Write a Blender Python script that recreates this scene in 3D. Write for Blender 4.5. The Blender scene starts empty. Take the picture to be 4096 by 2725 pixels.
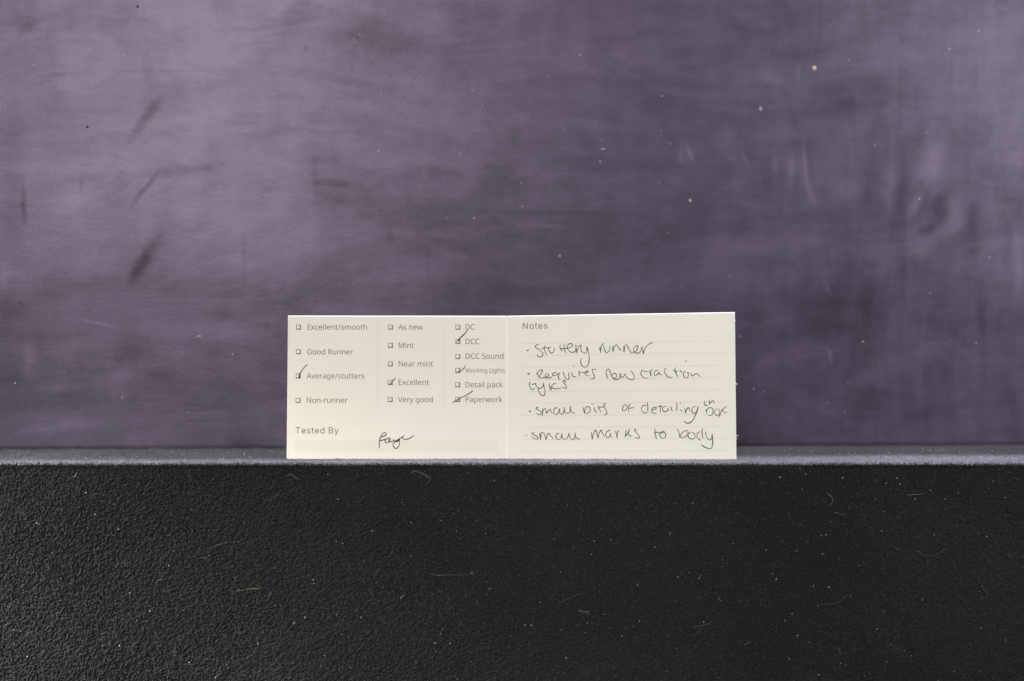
import bpy, bmesh, math, random
import numpy as np
from mathutils import Vector, Matrix

random.seed(7)
rng = np.random.default_rng(7)
C = bpy.context.scene.collection
sc = bpy.context.scene

# ------------------------------------------------------------------ camera
# metres; the felt block's front face stands at y = 0.75, its top at z = 0.10
ZT = 0.100
ZC = ZT + 0.0472
K = 0.3965 / 4096 / 0.75            # metres per photo pixel at 1 m
cam = bpy.data.cameras.new('camera')
cam_o = bpy.data.objects.new('camera', cam)
C.objects.link(cam_o)
cam.sensor_width = 36.0
cam.lens = 36.0 * 0.75 / 0.3965
cam_o.location = (0, 0, ZC)
cam_o.rotation_euler = (math.radians(90), 0, 0)
cam.clip_start = 0.02
cam.clip_end = 50
cam.dof.use_dof = True
cam.dof.focus_distance = 0.762
cam.dof.aperture_fstop = 9.5
sc.camera = cam_o

# ------------------------------------------------------------------ light
world = bpy.data.worlds.new('World')
sc.world = world
world.use_nodes = True
bg = world.node_tree.nodes['Background']
bg.inputs[0].default_value = (0.92, 0.94, 1.0, 1)
bg.inputs[1].default_value = 0.06


def area(name, loc, target, size, power, col, size_y=None, spread=180):
    l = bpy.data.lights.new(name, 'AREA')
    l.energy = power
    l.color = col
    l.shape = 'RECTANGLE'
    l.size = size
    l.size_y = size_y or size
    l.spread = math.radians(spread)
    o = bpy.data.objects.new(name, l)
    C.objects.link(o)
    o.location = loc
    d = Vector(target) - Vector(loc)
    o.rotation_euler = d.to_track_quat('-Z', 'Y').to_euler()
    return o


area('softbox_front', (-0.14, -0.62, 0.54), (-0.05, 0.82, 0.17), 0.34, 13.7, (1.0, 0.965, 0.95), 0.50)
area('softbox_right', (0.92, -0.22, 0.52), (0.26, 0.88, 0.27), 0.34, 0.75, (0.89, 0.91, 1.0), 0.5, 50)
area('softbox_left', (-0.66, 0.56, 0.27), (-0.225, 0.75, 0.025), 0.10, 0.50, (1.0, 0.96, 0.97), 0.14, 24)
area('softbox_top', (0.0, 0.80, 0.95), (0.0, 0.80, 0.10), 0.9, 12, (0.92, 0.93, 1.0), 0.25)

sc.view_settings.view_transform = 'Standard'
sc.view_settings.look = 'None'
sc.view_settings.exposure = 0
sc.view_settings.gamma = 1
sc.view_settings.use_curve_mapping = False


# ------------------------------------------------------------------ surface values
FELT_COL, FELT_SPEC, FELT_SHEEN, FELT_AMP = (.0172, .0170, .0163), .06, .03, 1.0
FELT_TOP, FELT_EDGE_SHEEN = (.068, .064, .070), (.215, .208, .245)
CARD_COL = (.775, .745, .635)
STRIP_COL = (.738, .698, .587)
PRINT_COL = (.165, .150, .108)
RULE_COL = (.62, .595, .50)
PEN_COL = (.100, .090, .075)
PEN_HW = 1.62


# ------------------------------------------------------------------ helpers
def px(x, y, dist):
    """point seen at photo pixel (x, y) at depth dist"""
    return Vector(((x - 2048) * K * dist, dist, ZC - (y - 1362.5) * K * dist))


def on_plane(x, y, p0, n):
    d = Vector(((x - 2048) * K, 1.0, -(y - 1362.5) * K))
    o = Vector((0, 0, ZC))
    return o + d * ((p0 - o).dot(n) / d.dot(n))


def tag(o, label=None, cat=None, group=None, kind=None):
    if label: o['label'] = label
    if cat: o['category'] = cat
    if group: o['group'] = group
    if kind: o['kind'] = kind
    return o


def link(name, mesh, mats, parent=None):
    o = bpy.data.objects.new(name, mesh)
    C.objects.link(o)
    for m in (mats if isinstance(mats, (list, tuple)) else [mats]):
        mesh.materials.append(m)
    if parent:
        o.parent = parent
    return o


def mesh_from(name, verts, faces):
    me = bpy.data.meshes.new(name)
    me.from_pydata([tuple(v) for v in verts], [], faces)
    me.update()
    return me


def new_mat(name):
    m = bpy.data.materials.new(name)
    m.use_nodes = True
    nt = m.node_tree
    return m, nt, nt.nodes['Principled BSDF']


def plain(name, col, rough=0.8, spec=0.3):
    m, nt, b = new_mat(name)
    b.inputs['Base Color'].default_value = (*col, 1)
    b.inputs['Roughness'].default_value = rough
    b.inputs['Specular IOR Level'].default_value = spec
    return m


def noise_node(nt, vec, scale, detail=4, rough=0.55, mapping=None, dist=0.0):
    if mapping:
        mp = nt.nodes.new('ShaderNodeMapping')
        mp.inputs['Scale'].default_value = mapping
        nt.links.new(vec, mp.inputs['Vector'])
        vec = mp.outputs[0]
    n = nt.nodes.new('ShaderNodeTexNoise')
    n.inputs['Scale'].default_value = scale
    n.inputs['Detail'].default_value = detail
    n.inputs['Roughness'].default_value = rough
    n.inputs['Distortion'].default_value = dist
    nt.links.new(vec, n.inputs['Vector'])
    return n


def math_node(nt, op, a, b=None, c=None):
    n = nt.nodes.new('ShaderNodeMath')
    n.operation = op
    for i, v in enumerate((a, b, c)):
        if v is None: continue
        if isinstance(v, (int, float)):
            n.inputs[i].default_value = v
        else:
            nt.links.new(v, n.inputs[i])
    return n.outputs[0]


def map_range(nt, v, a, b, c, d, kind='LINEAR'):
    n = nt.nodes.new('ShaderNodeMapRange')
    n.interpolation_type = kind
    nt.links.new(v, n.inputs[0])
    for i, x in zip((1, 2, 3, 4), (a, b, c, d)):
        n.inputs[i].default_value = x
    return n.outputs[0]


# ------------------------------------------------------------------ backdrop board
# plane  y = BY + BS * x  (its left end stands a little nearer than its right end)
BY, BS = 0.857, 0.085
BP0 = Vector((0, BY, ZT))
BN = Vector((BS, -1, 0)).normalized()
BU = Vector((1, BS, 0)).normalized()


def bd(x, y):
    """photo pixel -> backdrop coordinates in millimetres (u along the board, w up)"""
    p = on_plane(x, y, BP0, BN) - BP0
    return p.dot(BU) * 1000, p.z * 1000


# smudges rubbed into the board: (x, y, half length, half width, angle in degrees (screen, + = rising right), strength, softness)
SM = [
    (580, 478, 140, 30, 55, -.27, .9), (575, 762, 120, 14, 53, -.30, .9), (585, 1030, 150, 40, 58, -0.312, 0.9),
    (560, 1060, 90, 29.7, 60, -0.112, 0.9),
    (95, 820, 105, 16.2, 94, -0.318, 0.9), (50, 860, 160, 60, 90, -0.156, 1), (324, 745, 42, 9.45, 80, -0.187, 0.9),
    (480, 700, 60, 16.2, 45, -0.0936, 1), (620, 690, 200, 30, 6, -0.091, 1), (330, 715, 170, 29.7, 10, -0.112, 1),
    (1320, 732, 92, 18.9, -1, -0.168, 0.6), (1325, 632, 75, 32, 0, -0.1, 1), (1258, 700, 170, 13.5, 90, -0.0655, 1),
    (1330, 800, 90, 60, 0, -0.1, 1),
    (220, 302, 90, 10.8, 8, -0.0936, 0.9), (700, 284, 420, 6.75, 1, -0.0842, 0.9), (160, 330, 50, 18.9, 10, -0.0936, 1),
    (1150, 520, 230, 21.6, 10, -0.0562, 1), (110, 105, 75, 42, 50, -0.208, 1), (1221, 190, 22, 12.2, 75, -0.14, 1),
    (978, 1030, 145, 12.2, 91, -0.112, 0.9), (930, 1180, 160, 29.7, 6, -0.0936, 1), (700, 1180, 130, 35.1, -3, -0.0936, 1),
    (515, 1415, 120, 85, 20, -0.169, 1), (900, 1260, 120, 30, -8, -0.117, 1), (640, 1490, 130, 35.1, -8, -0.112, 1),
    (315, 1792, 26, 12.2, 8, -0.281, 1), (980, 1780, 170, 50, 0, -0.156, 1), (130, 1690, 180, 18.9, 3, -0.112, 1),
    (230, 1610, 330, 60, 0, -0.13, 1), (75, 1250, 110, 60, 0, -0.13, 1), (1070, 1300, 16, 16.2, 0, -0.14, 1),
    (440, 1790, 110, 21.6, 0, -0.0936, 1), (150, 1620, 26, 21.6, 20, -0.112, 1), (80, 1216, 16, 10.8, 0, -0.187, 1),
    (2040, 850, 540, 16.2, 0, -0.0936, 1), (2456, 155, 220, 9.45, 1, -0.0842, 0.9), (2600, 130, 120, 12.2, 4, -0.0655, 1),
    (1710, 1050, 14, 60, 0, -0.104, 1), (1560, 940, 18, 50, 0, -0.104, 1), (2100, 500, 150, 16.2, 50, -0.0562, 1),
    (2600, 440, 50, 27, -10, -0.0749, 1), (3610, 735, 150, 45, 84, -0.143, 0.9), (3742, 835, 70, 63, 80, -0.143, 0.9),
    (3470, 750, 160, 50, 90, -0.156, 1), (3895, 900, 150, 30, 90, -0.114, 0.9), (3090, 720, 110, 60, 0, -0.0644, 1),
    (3415, 1020, 130, 60, 90, -0.0858, 1), (3711, 912, 42, 24, 10, -0.172, 0.9), (3930, 1265, 130, 42, 88, -0.114, 1),
    (4027, 990, 100, 27, 90, -0.129, 1), (3460, 1190, 70, 45, 90, -0.0715, 1), (3200, 1330, 130, 60, 15, -0.104, 1),
    (3600, 1580, 160, 39, -4, -0.0572, 1), (4040, 1600, 90, 60, 0, -0.0858, 1), (3320, 420, 190, 39, 7, -0.0572, 1),
    (3520, 370, 130, 27, -6, -0.0572, 1), (3680, 430, 60, 110, 20, -0.091, 1), (3175, 300, 70, 13.5, 90, -0.0572, 1),
    # pale rubs
    (2757, 612, 50, 7, -65, 0.377, .9), (2724, 610, 46, 7, 88, 0.203, 1), (2745, 625, 62, 46, 60, 0.145, .9),
    (2980, 640, 44, 12, -62, 0.203, 1), (3098, 660, 80, 13, 92, 0.174, 1), (3164, 680, 92, 15, 88, 0.29, 1),
    (3222, 660, 120, 13, -86, 0.377, 1), (3243, 770, 70, 20, -75, 0.348, 1), (3212, 700, 140, 34, -86, 0.145, 1),
    (3390, 756, 52, 46, 0, 0.203, 1), (3390, 756, 24, 22, 0, -.12, 1), (3735, 640, 170, 70, 80, 0.377, 1),
    (3560, 760, 190, 42, 86, 0.232, 1), (3660, 820, 70, 26, 65, 0.319, 1), (3825, 850, 90, 56, 85, 0.261, 1),
    (3690, 985, 62, 55, 60, 0.319, 1), (3785, 930, 95, 42, 25, 0.261, 1), (3318, 1430, 46, 9, -76, 0.377, 1),
    (3300, 1430, 60, 40, 80, 0.116, 1), (3312, 1154, 34, 7, -62, 0.29, 1), (3145, 1280, 130, 70, -40, 0.145, 1),
    (3540, 1080, 80, 60, 0, 0.102, 1), (3720, 1380, 120, 60, 70, 0.116, 1), (3450, 1520, 130, 40, 35, 0.116, 1),
    (4075, 1050, 200, 36, 90, 0.319, 1), (3085, 290, 62, 50, 0, 0.131, .6), (3190, 290, 16, 45, 0, 0.145, .8),
    (400, 1296, 100, 7, -14, 0.232, 1), (345, 1280, 26, 12, -30, 0.174, 1), (793, 1345, 13, 3, 0, 0.58, .8),
    (1095, 376, 34, 5, 0, 0.145, 1), (210, 1706, 240, 34, 0, 0.145, .8), (480, 1500, 60, 40, 0, 0.174, 1),
    (115, 1420, 34, 120, 0, 0.145, 1), (1136, 1530, 9, 3, 0, 0.58, 1), (1560, 1080, 120, 90, 10, 0.0725, 1),
    (20, 1110, 90, 36, 80, 0.203, 1), (280, 800, 130, 60, 40, 0.102, 1), (1900, 520, 40, 8, -12, 0.116, 1),
    (2190, 905, 190, 9, 0, 0.116, 1), (2320, 270, 60, 10, 20, 0.102, 1), (3730, 490, 90, 20, -35, 0.0725, 1),
    (3400, 1652, 200, 4, 0, 0.087, 1), (2700, 1060, 90, 60, 30, 0.0725, 1), (2150, 890, 120, 40, 5, 0.116, 1),
    # broad wiped arcs
    (3300, 285, 430, 70, 11, .16, .8), (3850, 230, 340, 150, -4, .12, 1), (3300, 440, 330, 40, 8, -.10, .9),
    (1050, 960, 270, 130, 8, .10, .6), (1200, 1195, 290, 65, 8, -.10, .8), (330, 830, 130, 75, 10, .09, .8),
    (1330, 700, 90, 165, 0, -.04, .45), (45, 590, 240, 80, 90, -.12, 1), (900, 420, 420, 90, 5, .07, .8),
    (1700, 760, 240, 60, 2, .09, .7), (1080, 200, 190, 60, 38, -.10, 1), (1450, 120, 220, 60, 14, -.08, 1),
    (700, 690, 260, 24, 8, -.10, .8), (2350, 640, 300, 70, 8, -.06, 1), (2500, 1010, 420, 120, 4, -.07, 1),
    (1900, 1130, 230, 150, 80, -.07, .6), (300, 1150, 260, 60, 5, -.08, 1), (820, 1330, 330, 40, -6, .08, .9),
]


def backdrop_material():
    m, nt, b = new_mat('rubbed_dark_board')
    N, L = nt.nodes, nt.links
    tc = N.new('ShaderNodeTexCoord')
    base = tc.outputs['Object']                      # metres, x along the board, z up
    mm = N.new('ShaderNodeVectorMath'); mm.operation = 'SCALE'
    mm.inputs['Scale'].default_value = 1000.0
    L.new(base, mm.inputs[0])
    # wobble of every smudge outline
    wn = noise_node(nt, base, 55, 4, .6)
    ws = N.new('ShaderNodeVectorMath'); ws.operation = 'SUBTRACT'
    L.new(wn.outputs['Color'], ws.inputs[0]); ws.inputs[1].default_value = (.5, .5, .5)
    wm = N.new('ShaderNodeVectorMath'); wm.operation = 'MULTIPLY_ADD'
    L.new(ws.outputs[0], wm.inputs[0]); wm.inputs[1].default_value = (3.6, 0, 3.6)
    L.new(mm.outputs[0], wm.inputs[2])
    sep = N.new('ShaderNodeSeparateXYZ'); L.new(wm.outputs[0], sep.inputs[0])
    total = None
    for (x, y, hl, hw, ang, s, soft) in SM:
        u, w = bd(x, y)
        u2, w2 = bd(x + 10, y)
        mpp = (u2 - u) / 10                           # mm per photo pixel there
        mp = N.new('ShaderNodeMapping'); mp.vector_type = 'TEXTURE'
        mp.inputs['Location'].default_value = (u, w, 0)
        mp.inputs['Rotation'].default_value = (0, 0, math.radians(ang))
        mp.inputs['Scale'].default_value = (hl * 1.15 * mpp, hw * 1.25 * mpp, 1e5)
        # (z carries the running sum, shrunk to nothing: it keeps the smudges in one chain)
        cz = N.new('ShaderNodeCombineXYZ')
        L.new(sep.outputs['X'], cz.inputs['X']); L.new(sep.outputs['Z'], cz.inputs['Y'])
        if total is not None: L.new(total, cz.inputs['Z'])
        L.new(cz.outputs[0], mp.inputs['Vector'])
        ln = N.new('ShaderNodeVectorMath'); ln.operation = 'LENGTH'
        L.new(mp.outputs[0], ln.inputs[0])
        v = map_range(nt, ln.outputs['Value'], max(0, 1 - soft), 1.0, s, 0, 'SMOOTHSTEP')
        total = v if total is None else math_node(nt, 'ADD', total, v)
    # broken up by the grain of the rubbing
    g = noise_node(nt, base, 120, 5, .65, (1, 1, 1.6))
    gm = map_range(nt, g.outputs['Fac'], .3, .7, .85, 1.75)
    total = math_node(nt, 'MULTIPLY', total, gm)
    # broad wiping marks: mostly horizontal, some steep
    h1 = noise_node(nt, base, 9, 5, .6, (.35, 1, 1.7), .6)
    h2 = noise_node(nt, base, 15, 6, .62, (.6, 1, 1.4), 1.2)
    h3 = noise_node(nt, base, 30, 5, .6, (1.3, 1, .55), .9)
    v1 = map_range(nt, h1.outputs['Fac'], .3, .7, -.20, .20)
    v2 = map_range(nt, h2.outputs['Fac'], .3, .7, -.15, .15)
    v3 = map_range(nt, h3.outputs['Fac'], .38, .75, -.07, .09)
    fine = noise_node(nt, base, 1500, 3, .7)
    v4 = map_range(nt, fine.outputs['Fac'], .3, .7, -.06, .06)
    fib = noise_node(nt, base, 420, 3, .6, (.18, 1, 1.6))
    v5 = map_range(nt, fib.outputs['Fac'], .3, .7, -.018, .018)
    # cloudy wiped patches with firmer edges, and faint streaks inside them
    c1 = noise_node(nt, base, 26, 5, .58, (.55, 1, 1.35), 1.6)
    v6 = map_range(nt, c1.outputs['Fac'], .42, .60, -.07, .07, 'SMOOTHSTEP')
    c2 = noise_node(nt, base, 60, 5, .6, (.45, 1, 1.3), 1.0)
    v7 = map_range(nt, c2.outputs['Fac'], .36, .64, -.04, .04)
    c3 = noise_node(nt, base, 60, 4, .6, (1.5, 1, .35), .6)
    sx = N.new('ShaderNodeSeparateXYZ'); L.new(base, sx.inputs[0])
    right = map_range(nt, sx.outputs['X'], .06, .17, .25, 1, 'SMOOTHSTEP')
    v8 = math_node(nt, 'MULTIPLY', map_range(nt, c3.outputs['Fac'], .40, .66, -.09, .11), right)
    c4 = noise_node(nt, base, 230, 5, .7, (.7, 1, 1.2))
    v9 = map_range(nt, c4.outputs['Fac'], .34, .66, -.055, .055)
    t = total
    for v in (v1, v2, v3, v4, v5, v6, v7, v8, v9):
        t = math_node(nt, 'ADD', t, v)
    t = math_node(nt, 'ADD', t, 1.0)
    # hue drifts between plum and slate
    hn = noise_node(nt, base, 7, 5, .6, (.7, 1, 1.2), .4)
    ramp = N.new('ShaderNodeValToRGB')
    ramp.color_ramp.elements[0].position = .38
    ramp.color_ramp.elements[0].color = (*BCOL_A, 1)
    ramp.color_ramp.elements[1].position = .64
    ramp.color_ramp.elements[1].color = (*BCOL_B, 1)
    L.new(hn.outputs['Fac'], ramp.inputs[0])
    sc_ = N.new('ShaderNodeVectorMath'); sc_.operation = 'SCALE'
    L.new(ramp.outputs[0], sc_.inputs[0]); L.new(t, sc_.inputs['Scale'])
    L.new(sc_.outputs[0], b.inputs['Base Color'])
    # the rubbed film also carries the board's dull shine
    ts = math_node(nt, 'MULTIPLY', t, BSPEC)
    L.new(ts, b.inputs['Specular IOR Level'])
    r = math_node(nt, 'MULTIPLY_ADD', h2.outputs['Fac'], .08, BROUGH)
    L.new(r, b.inputs['Roughness'])
    b.inputs['Specular Tint'].default_value = (*BTINT, 1)
    bn = noise_node(nt, base, 900, 4, .6)
    bp = N.new('ShaderNodeBump'); bp.inputs['Strength'].default_value = .12
    bp.inputs['Distance'].default_value = .0004
    L.new(bn.outputs['Fac'], bp.inputs['Height']); L.new(bp.outputs[0], b.inputs['Normal'])
    return m


BCOL_A, BCOL_B = (.046, .0340, .0525), (.039, .0345, .049)
BSPEC, BROUGH, BTINT = .52, .325, (.91, .76, 1.0)

me = bpy.data.meshes.new('backdrop')
bm = bmesh.new()
bmesh.ops.create_cube(bm, size=1)
for v in bm.verts:
    v.co = Vector((v.co.x * .68, v.co.y * .008 + .004, (v.co.z + .5) * .46 + .0004))
bmesh.ops.bevel(bm, geom=bm.edges[:], offset=.001, segments=2, affect='EDGES')
bm.to_mesh(me); bm.free()
backdrop = link('backdrop', me, backdrop_material())
backdrop.location = BP0
backdrop.rotation_euler = (0, 0, math.atan(BS))
tag(backdrop, kind='structure')

# ------------------------------------------------------------------ felt block
W = 0.27           # half width
DEPTH = 0.16
R_ = 0.0016        # rounded upper edge


def smooth_noise(h, w, cell, seed):
    r = np.random.default_rng(seed)
    gh, gw = int(h / cell) + 3, int(w / cell) + 3
    g = r.random((gh, gw))
    yy = np.arange(h) / cell; xx = np.arange(w) / cell
    y0 = yy.astype(int); x0 = xx.astype(int)
    fy = (yy - y0)[:, None]; fx = (xx - x0)[None, :]
    fy = fy * fy * (3 - 2 * fy); fx = fx * fx * (3 - 2 * fx)
    a = g[y0][:, x0]; b_ = g[y0][:, x0 + 1]; c = g[y0 + 1][:, x0]; d = g[y0 + 1][:, x0 + 1]
    return (a * (1 - fx) + b_ * fx) * (1 - fy) + (c * (1 - fx) + d * fx) * fy


# profile from the foot of the front face, up over the rounded edge and back along the top
prof = []          # (y, z, ny, nz)
zs = list(np.arange(0, .008, .002)) + list(np.arange(.008, ZT - R_, .00026))
for z in zs:
    prof.append((.75, z, -1, 0))
for a in np.linspace(0, math.pi / 2, 9):
    prof.append((.75 + R_ - R_ * math.cos(a), ZT - R_ + R_ * math.sin(a), -math.cos(a), math.sin(a)))
for y in list(np.arange(.75 + R_ + .0003, .75 + .045, .0004)) + list(np.arange(.75 + .046, .75 + DEPTH, .002)):
    prof.append((y, ZT, 0, 1))
prof = np.array(prof)
nx = int(2 * W / .00026)
xs = np.linspace(-W, W, nx)
ny_ = len(prof)
src = np.random.default_rng(3).random((ny_, nx))
yy, xx = np.mgrid[0:ny_, 0:nx].astype(float)
X = xs[None, :].repeat(ny_, 0)
# lie of the nap: standing upright at the left, swept sideways next to it, short and mixed at the right
wave = smooth_noise(ny_, nx, 70, 11) - .5
wave2 = smooth_noise(ny_, nx, 24, 12) - .5
left = 1 / (1 + np.exp((X + .150 + .05 * wave) / .016))
theta = left * (math.pi / 2 - .15) + (1 - left) * .38 + wave * 1.3 + wave2 * .9
top_band = np.clip((np.arange(ny_)[:, None] - (len(zs) - 38)) / 30, 0, 1)
theta = theta * (1 - top_band) + (math.pi / 2 - .1 + wave2 * .9) * top_band
ct, st = np.cos(theta), np.sin(theta)
lic = np.zeros_like(src)
for sgn in (1, -1):
    py, pxx = yy.copy(), xx.copy()
    for k in range(2):
        iy = np.clip(np.rint(py).astype(int), 0, ny_ - 1); ix = np.clip(np.rint(pxx).astype(int), 0, nx - 1)
        lic += src[iy, ix] * (1 - k / 3)
        pxx += sgn * ct[iy, ix]; py += sgn * st[iy, ix]


def blur(a):
    p = np.pad(a, 1, mode='edge')
    return (p[1:-1, 1:-1] * 4 + (p[:-2, 1:-1] + p[2:, 1:-1] + p[1:-1, :-2] + p[1:-1, 2:]) * 2
            + p[:-2, :-2] + p[2:, 2:] + p[:-2, 2:] + p[2:, :-2]) / 16


lic = .35 * blur(lic) + .65 * lic
lic = (lic - lic.mean()) / lic.std()
patch = smooth_noise(ny_, nx, 120, 21)
amp = .00009 + .00012 / (1 + np.exp((X + .055 + .06 * (patch - .5)) / .03)) + .00008 / (1 + np.exp(-(X - .10) / .03))
disp = lic * amp * FELT_AMP + (smooth_noise(ny_, nx, 90, 31) - .5) * (.0008 - .0006 * (np.arange(ny_)[:, None] > len(zs))) + (smooth_noise(ny_, nx, 14, 32) - .5) * .00015
disp += (np.random.default_rng(5).random((ny_, nx)) - .5) * .00012
V = np.empty((ny_, nx, 3), np.float32)
V[..., 0] = X
V[..., 1] = prof[:, 0][:, None] + disp * prof[:, 2][:, None]
V[..., 2] = np.maximum(prof[:, 1][:, None] + disp * prof[:, 3][:, None], 0)
nv = ny_ * nx
idx = np.arange(nv).reshape(ny_, nx)
quads = np.stack([idx[:-1, :-1], idx[:-1, 1:], idx[1:, 1:], idx[1:, :-1]], -1).reshape(-1, 4)
# close the block: two ends, back and foot
extra = np.array([(-W, .75 + DEPTH, 0), (W, .75 + DEPTH, 0)], np.float32)
loops = [quads.ravel()]
counts = [np.full(len(quads), 4)]
le = list(idx[:, 0]) + [nv]
re = [nv + 1] + list(idx[::-1, -1])
for f in (le, re, [idx[-1, 0], idx[-1, -1], nv + 1, nv]):
    loops.append(np.array(f)); counts.append(np.array([len(f)]))
f = list(idx[0, ::-1]) + [nv, nv + 1]
loops.append(np.array(f)); counts.append(np.array([len(f)]))
loops = np.concatenate(loops); counts = np.concatenate(counts)
me = bpy.data.meshes.new('felt_block')
me.vertices.add(nv + 2)
me.vertices.foreach_set('co', np.concatenate([V.reshape(-1, 3), extra]).ravel())
me.loops.add(len(loops)); me.loops.foreach_set('vertex_index', loops.astype(np.int32))
me.polygons.add(len(counts))
me.polygons.foreach_set('loop_start', np.concatenate([[0], np.cumsum(counts)[:-1]]).astype(np.int32))
sm = np.ones(len(counts), bool); sm[-4:] = False
me.polygons.foreach_set('use_smooth', sm)
me.update(calc_edges=True)
me.validate()

m, nt, b = new_mat('black_felt')
tc = nt.nodes.new('ShaderNodeTexCoord')
n1 = noise_node(nt, tc.outputs['Object'], 18, 4, .6)
n2 = noise_node(nt, tc.outputs['Object'], 1400, 3, .75)
f = math_node(nt, 'MULTIPLY_ADD', n1.outputs['Fac'], .7, .65)
f2 = map_range(nt, n2.outputs['Fac'], .36, .72, .55, 1.75)
f = math_node(nt, 'MULTIPLY', f, f2)
s_ = nt.nodes.new('ShaderNodeVectorMath'); s_.operation = 'SCALE'
# paler top: settled dust, with grazing sheen painted into the colour too
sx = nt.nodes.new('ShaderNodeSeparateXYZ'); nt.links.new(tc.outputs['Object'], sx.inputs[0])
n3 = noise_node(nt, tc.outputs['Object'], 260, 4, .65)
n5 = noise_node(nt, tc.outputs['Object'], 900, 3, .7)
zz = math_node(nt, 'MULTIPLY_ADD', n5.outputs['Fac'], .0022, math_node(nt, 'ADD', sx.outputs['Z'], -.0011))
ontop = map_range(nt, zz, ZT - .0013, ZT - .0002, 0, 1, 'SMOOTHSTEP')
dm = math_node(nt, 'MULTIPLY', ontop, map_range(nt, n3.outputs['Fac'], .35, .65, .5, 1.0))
# brighter bluish sheen along the front edge, painted into the colour
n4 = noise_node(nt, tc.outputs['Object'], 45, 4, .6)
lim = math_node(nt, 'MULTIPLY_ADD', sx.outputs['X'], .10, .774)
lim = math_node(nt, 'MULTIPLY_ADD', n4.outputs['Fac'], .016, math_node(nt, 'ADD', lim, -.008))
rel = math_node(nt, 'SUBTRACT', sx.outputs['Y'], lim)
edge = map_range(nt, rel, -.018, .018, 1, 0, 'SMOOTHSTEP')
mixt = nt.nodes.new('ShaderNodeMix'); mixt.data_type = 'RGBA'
mixt.inputs['A'].default_value = (*FELT_TOP, 1); mixt.inputs['B'].default_value = (*FELT_EDGE_SHEEN, 1)
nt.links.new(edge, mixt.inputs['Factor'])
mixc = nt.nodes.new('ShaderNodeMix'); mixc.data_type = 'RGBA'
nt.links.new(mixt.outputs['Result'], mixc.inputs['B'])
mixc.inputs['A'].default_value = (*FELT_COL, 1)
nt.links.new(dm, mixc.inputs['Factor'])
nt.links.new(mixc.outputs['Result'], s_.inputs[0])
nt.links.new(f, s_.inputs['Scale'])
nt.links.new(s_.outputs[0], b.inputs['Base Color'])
b.inputs['Roughness'].default_value = .8
b.inputs['Specular IOR Level'].default_value = FELT_SPEC
b.inputs['Sheen Weight'].default_value = FELT_SHEEN
b.inputs['Sheen Roughness'].default_value = .35
b.inputs['Sheen Tint'].default_value = (.86, .86, 1.0, 1)
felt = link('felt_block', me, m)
tag(felt, 'black felt covered block with napped front face under the card', 'block')


def tube(path, r0, r1=None, sides=3):
    """thin fibre along a list of points -> verts, faces"""
    r1 = r0 if r1 is None else r1
    vs, fs = [], []
    n = len(path)
    for i, p in enumerate(path):
        d = (Vector(path[min(i + 1, n - 1)]) - Vector(path[max(i - 1, 0)]))
        if d.length < 1e-9: d = Vector((0, 0, 1))
        d.normalize()
        a = d.cross(Vector((.31, .92, .24))).normalized()
        c = d.cross(a)
        r = r0 + (r1 - r0) * i / max(1, n - 1)
        for k in range(sides):
            t = 2 * math.pi * k / sides
            vs.append(Vector(p) + a * (r * math.cos(t)) + c * (r * math.sin(t)))
    for i in range(n - 1):
        for k in range(sides):
            k2 = (k + 1) % sides
            fs.append((i * sides + k, i * sides + k2, (i + 1) * sides + k2, (i + 1) * sides + k))
    fs.append(tuple(range(sides))[::-1])
    fs.append(tuple((n - 1) * sides + k for k in range(sides)))
    return vs, fs


class MB:
    def __init__(s): s.v, s.f = [], []
    def add(s, vf):
        o = len(s.v); s.v += vf[0]; s.f += [tuple(i + o for i in f) for f in vf[1]]
    def mesh(s, name): return mesh_from(name, s.v, s.f)


# loose fuzz: short hairs standing off the upper edge and the top, a few on the face
fz = MB()
for i in range(5200):
    x = random.uniform(-W + .002, W - .002)
    q = random.random()
    if q < .62:
        a = random.uniform(.15, 1.5); y = .75 + R_ - R_ * math.cos(a); z = ZT - R_ + R_ * math.sin(a)
        d = Vector((random.gauss(0, .7), -math.cos(a) + random.gauss(0, .4), math.sin(a) + random.gauss(0, .3))).normalized()
        ln = random.uniform(.0003, .0009)
    else:
        y = .75 + R_ + random.random() ** 1.5 * .07; z = ZT
        d = Vector((random.gauss(0, 1), random.gauss(0, .8), .6 + random.random() * .6)).normalized()
        ln = random.uniform(.0003, .0010)
    p = Vector((x, y, z)) - d * .0002
    bend = Vector((random.gauss(0, .3), random.gauss(0, .3), random.gauss(0, .3)))
    pts = [p + d * ln * t + bend * ln * t * t for t in (0, .5, 1)]
    fz.add(tube(pts, .00003, .000015))
# dark nap standing up along the edge
nb = MB()
for i in range(7000):
    x = random.uniform(-W + .002, W - .002)
    a = random.uniform(-.6, 1.0)
    y = .75 + R_ - R_ * math.cos(max(a, 0)); z = ZT - R_ + (R_ * math.sin(a) if a > 0 else a * .0015)
    d = Vector((random.gauss(0, .45), -.55 + random.gauss(0, .25), .9)).normalized()
    ln = random.uniform(.0005, .0012)
    p = Vector((x, y, z)) - d * .0002
    w = Vector((random.gauss(0, .25), random.gauss(0, .2), 0))
    nb.add(tube([p, p + d * ln * .5, p + d * ln + w * ln], .00006, .00003))
nap = link('nap', nb.mesh('nap'), plain('black_nap', (.014, .014, .014), .9, .1), felt)
tag(nap, kind='stuff')
fuzz = link('fuzz', fz.mesh('fuzz'), plain('pale_fuzz', (.20, .20, .22), .8, .2), felt)
tag(fuzz, kind='stuff')
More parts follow.
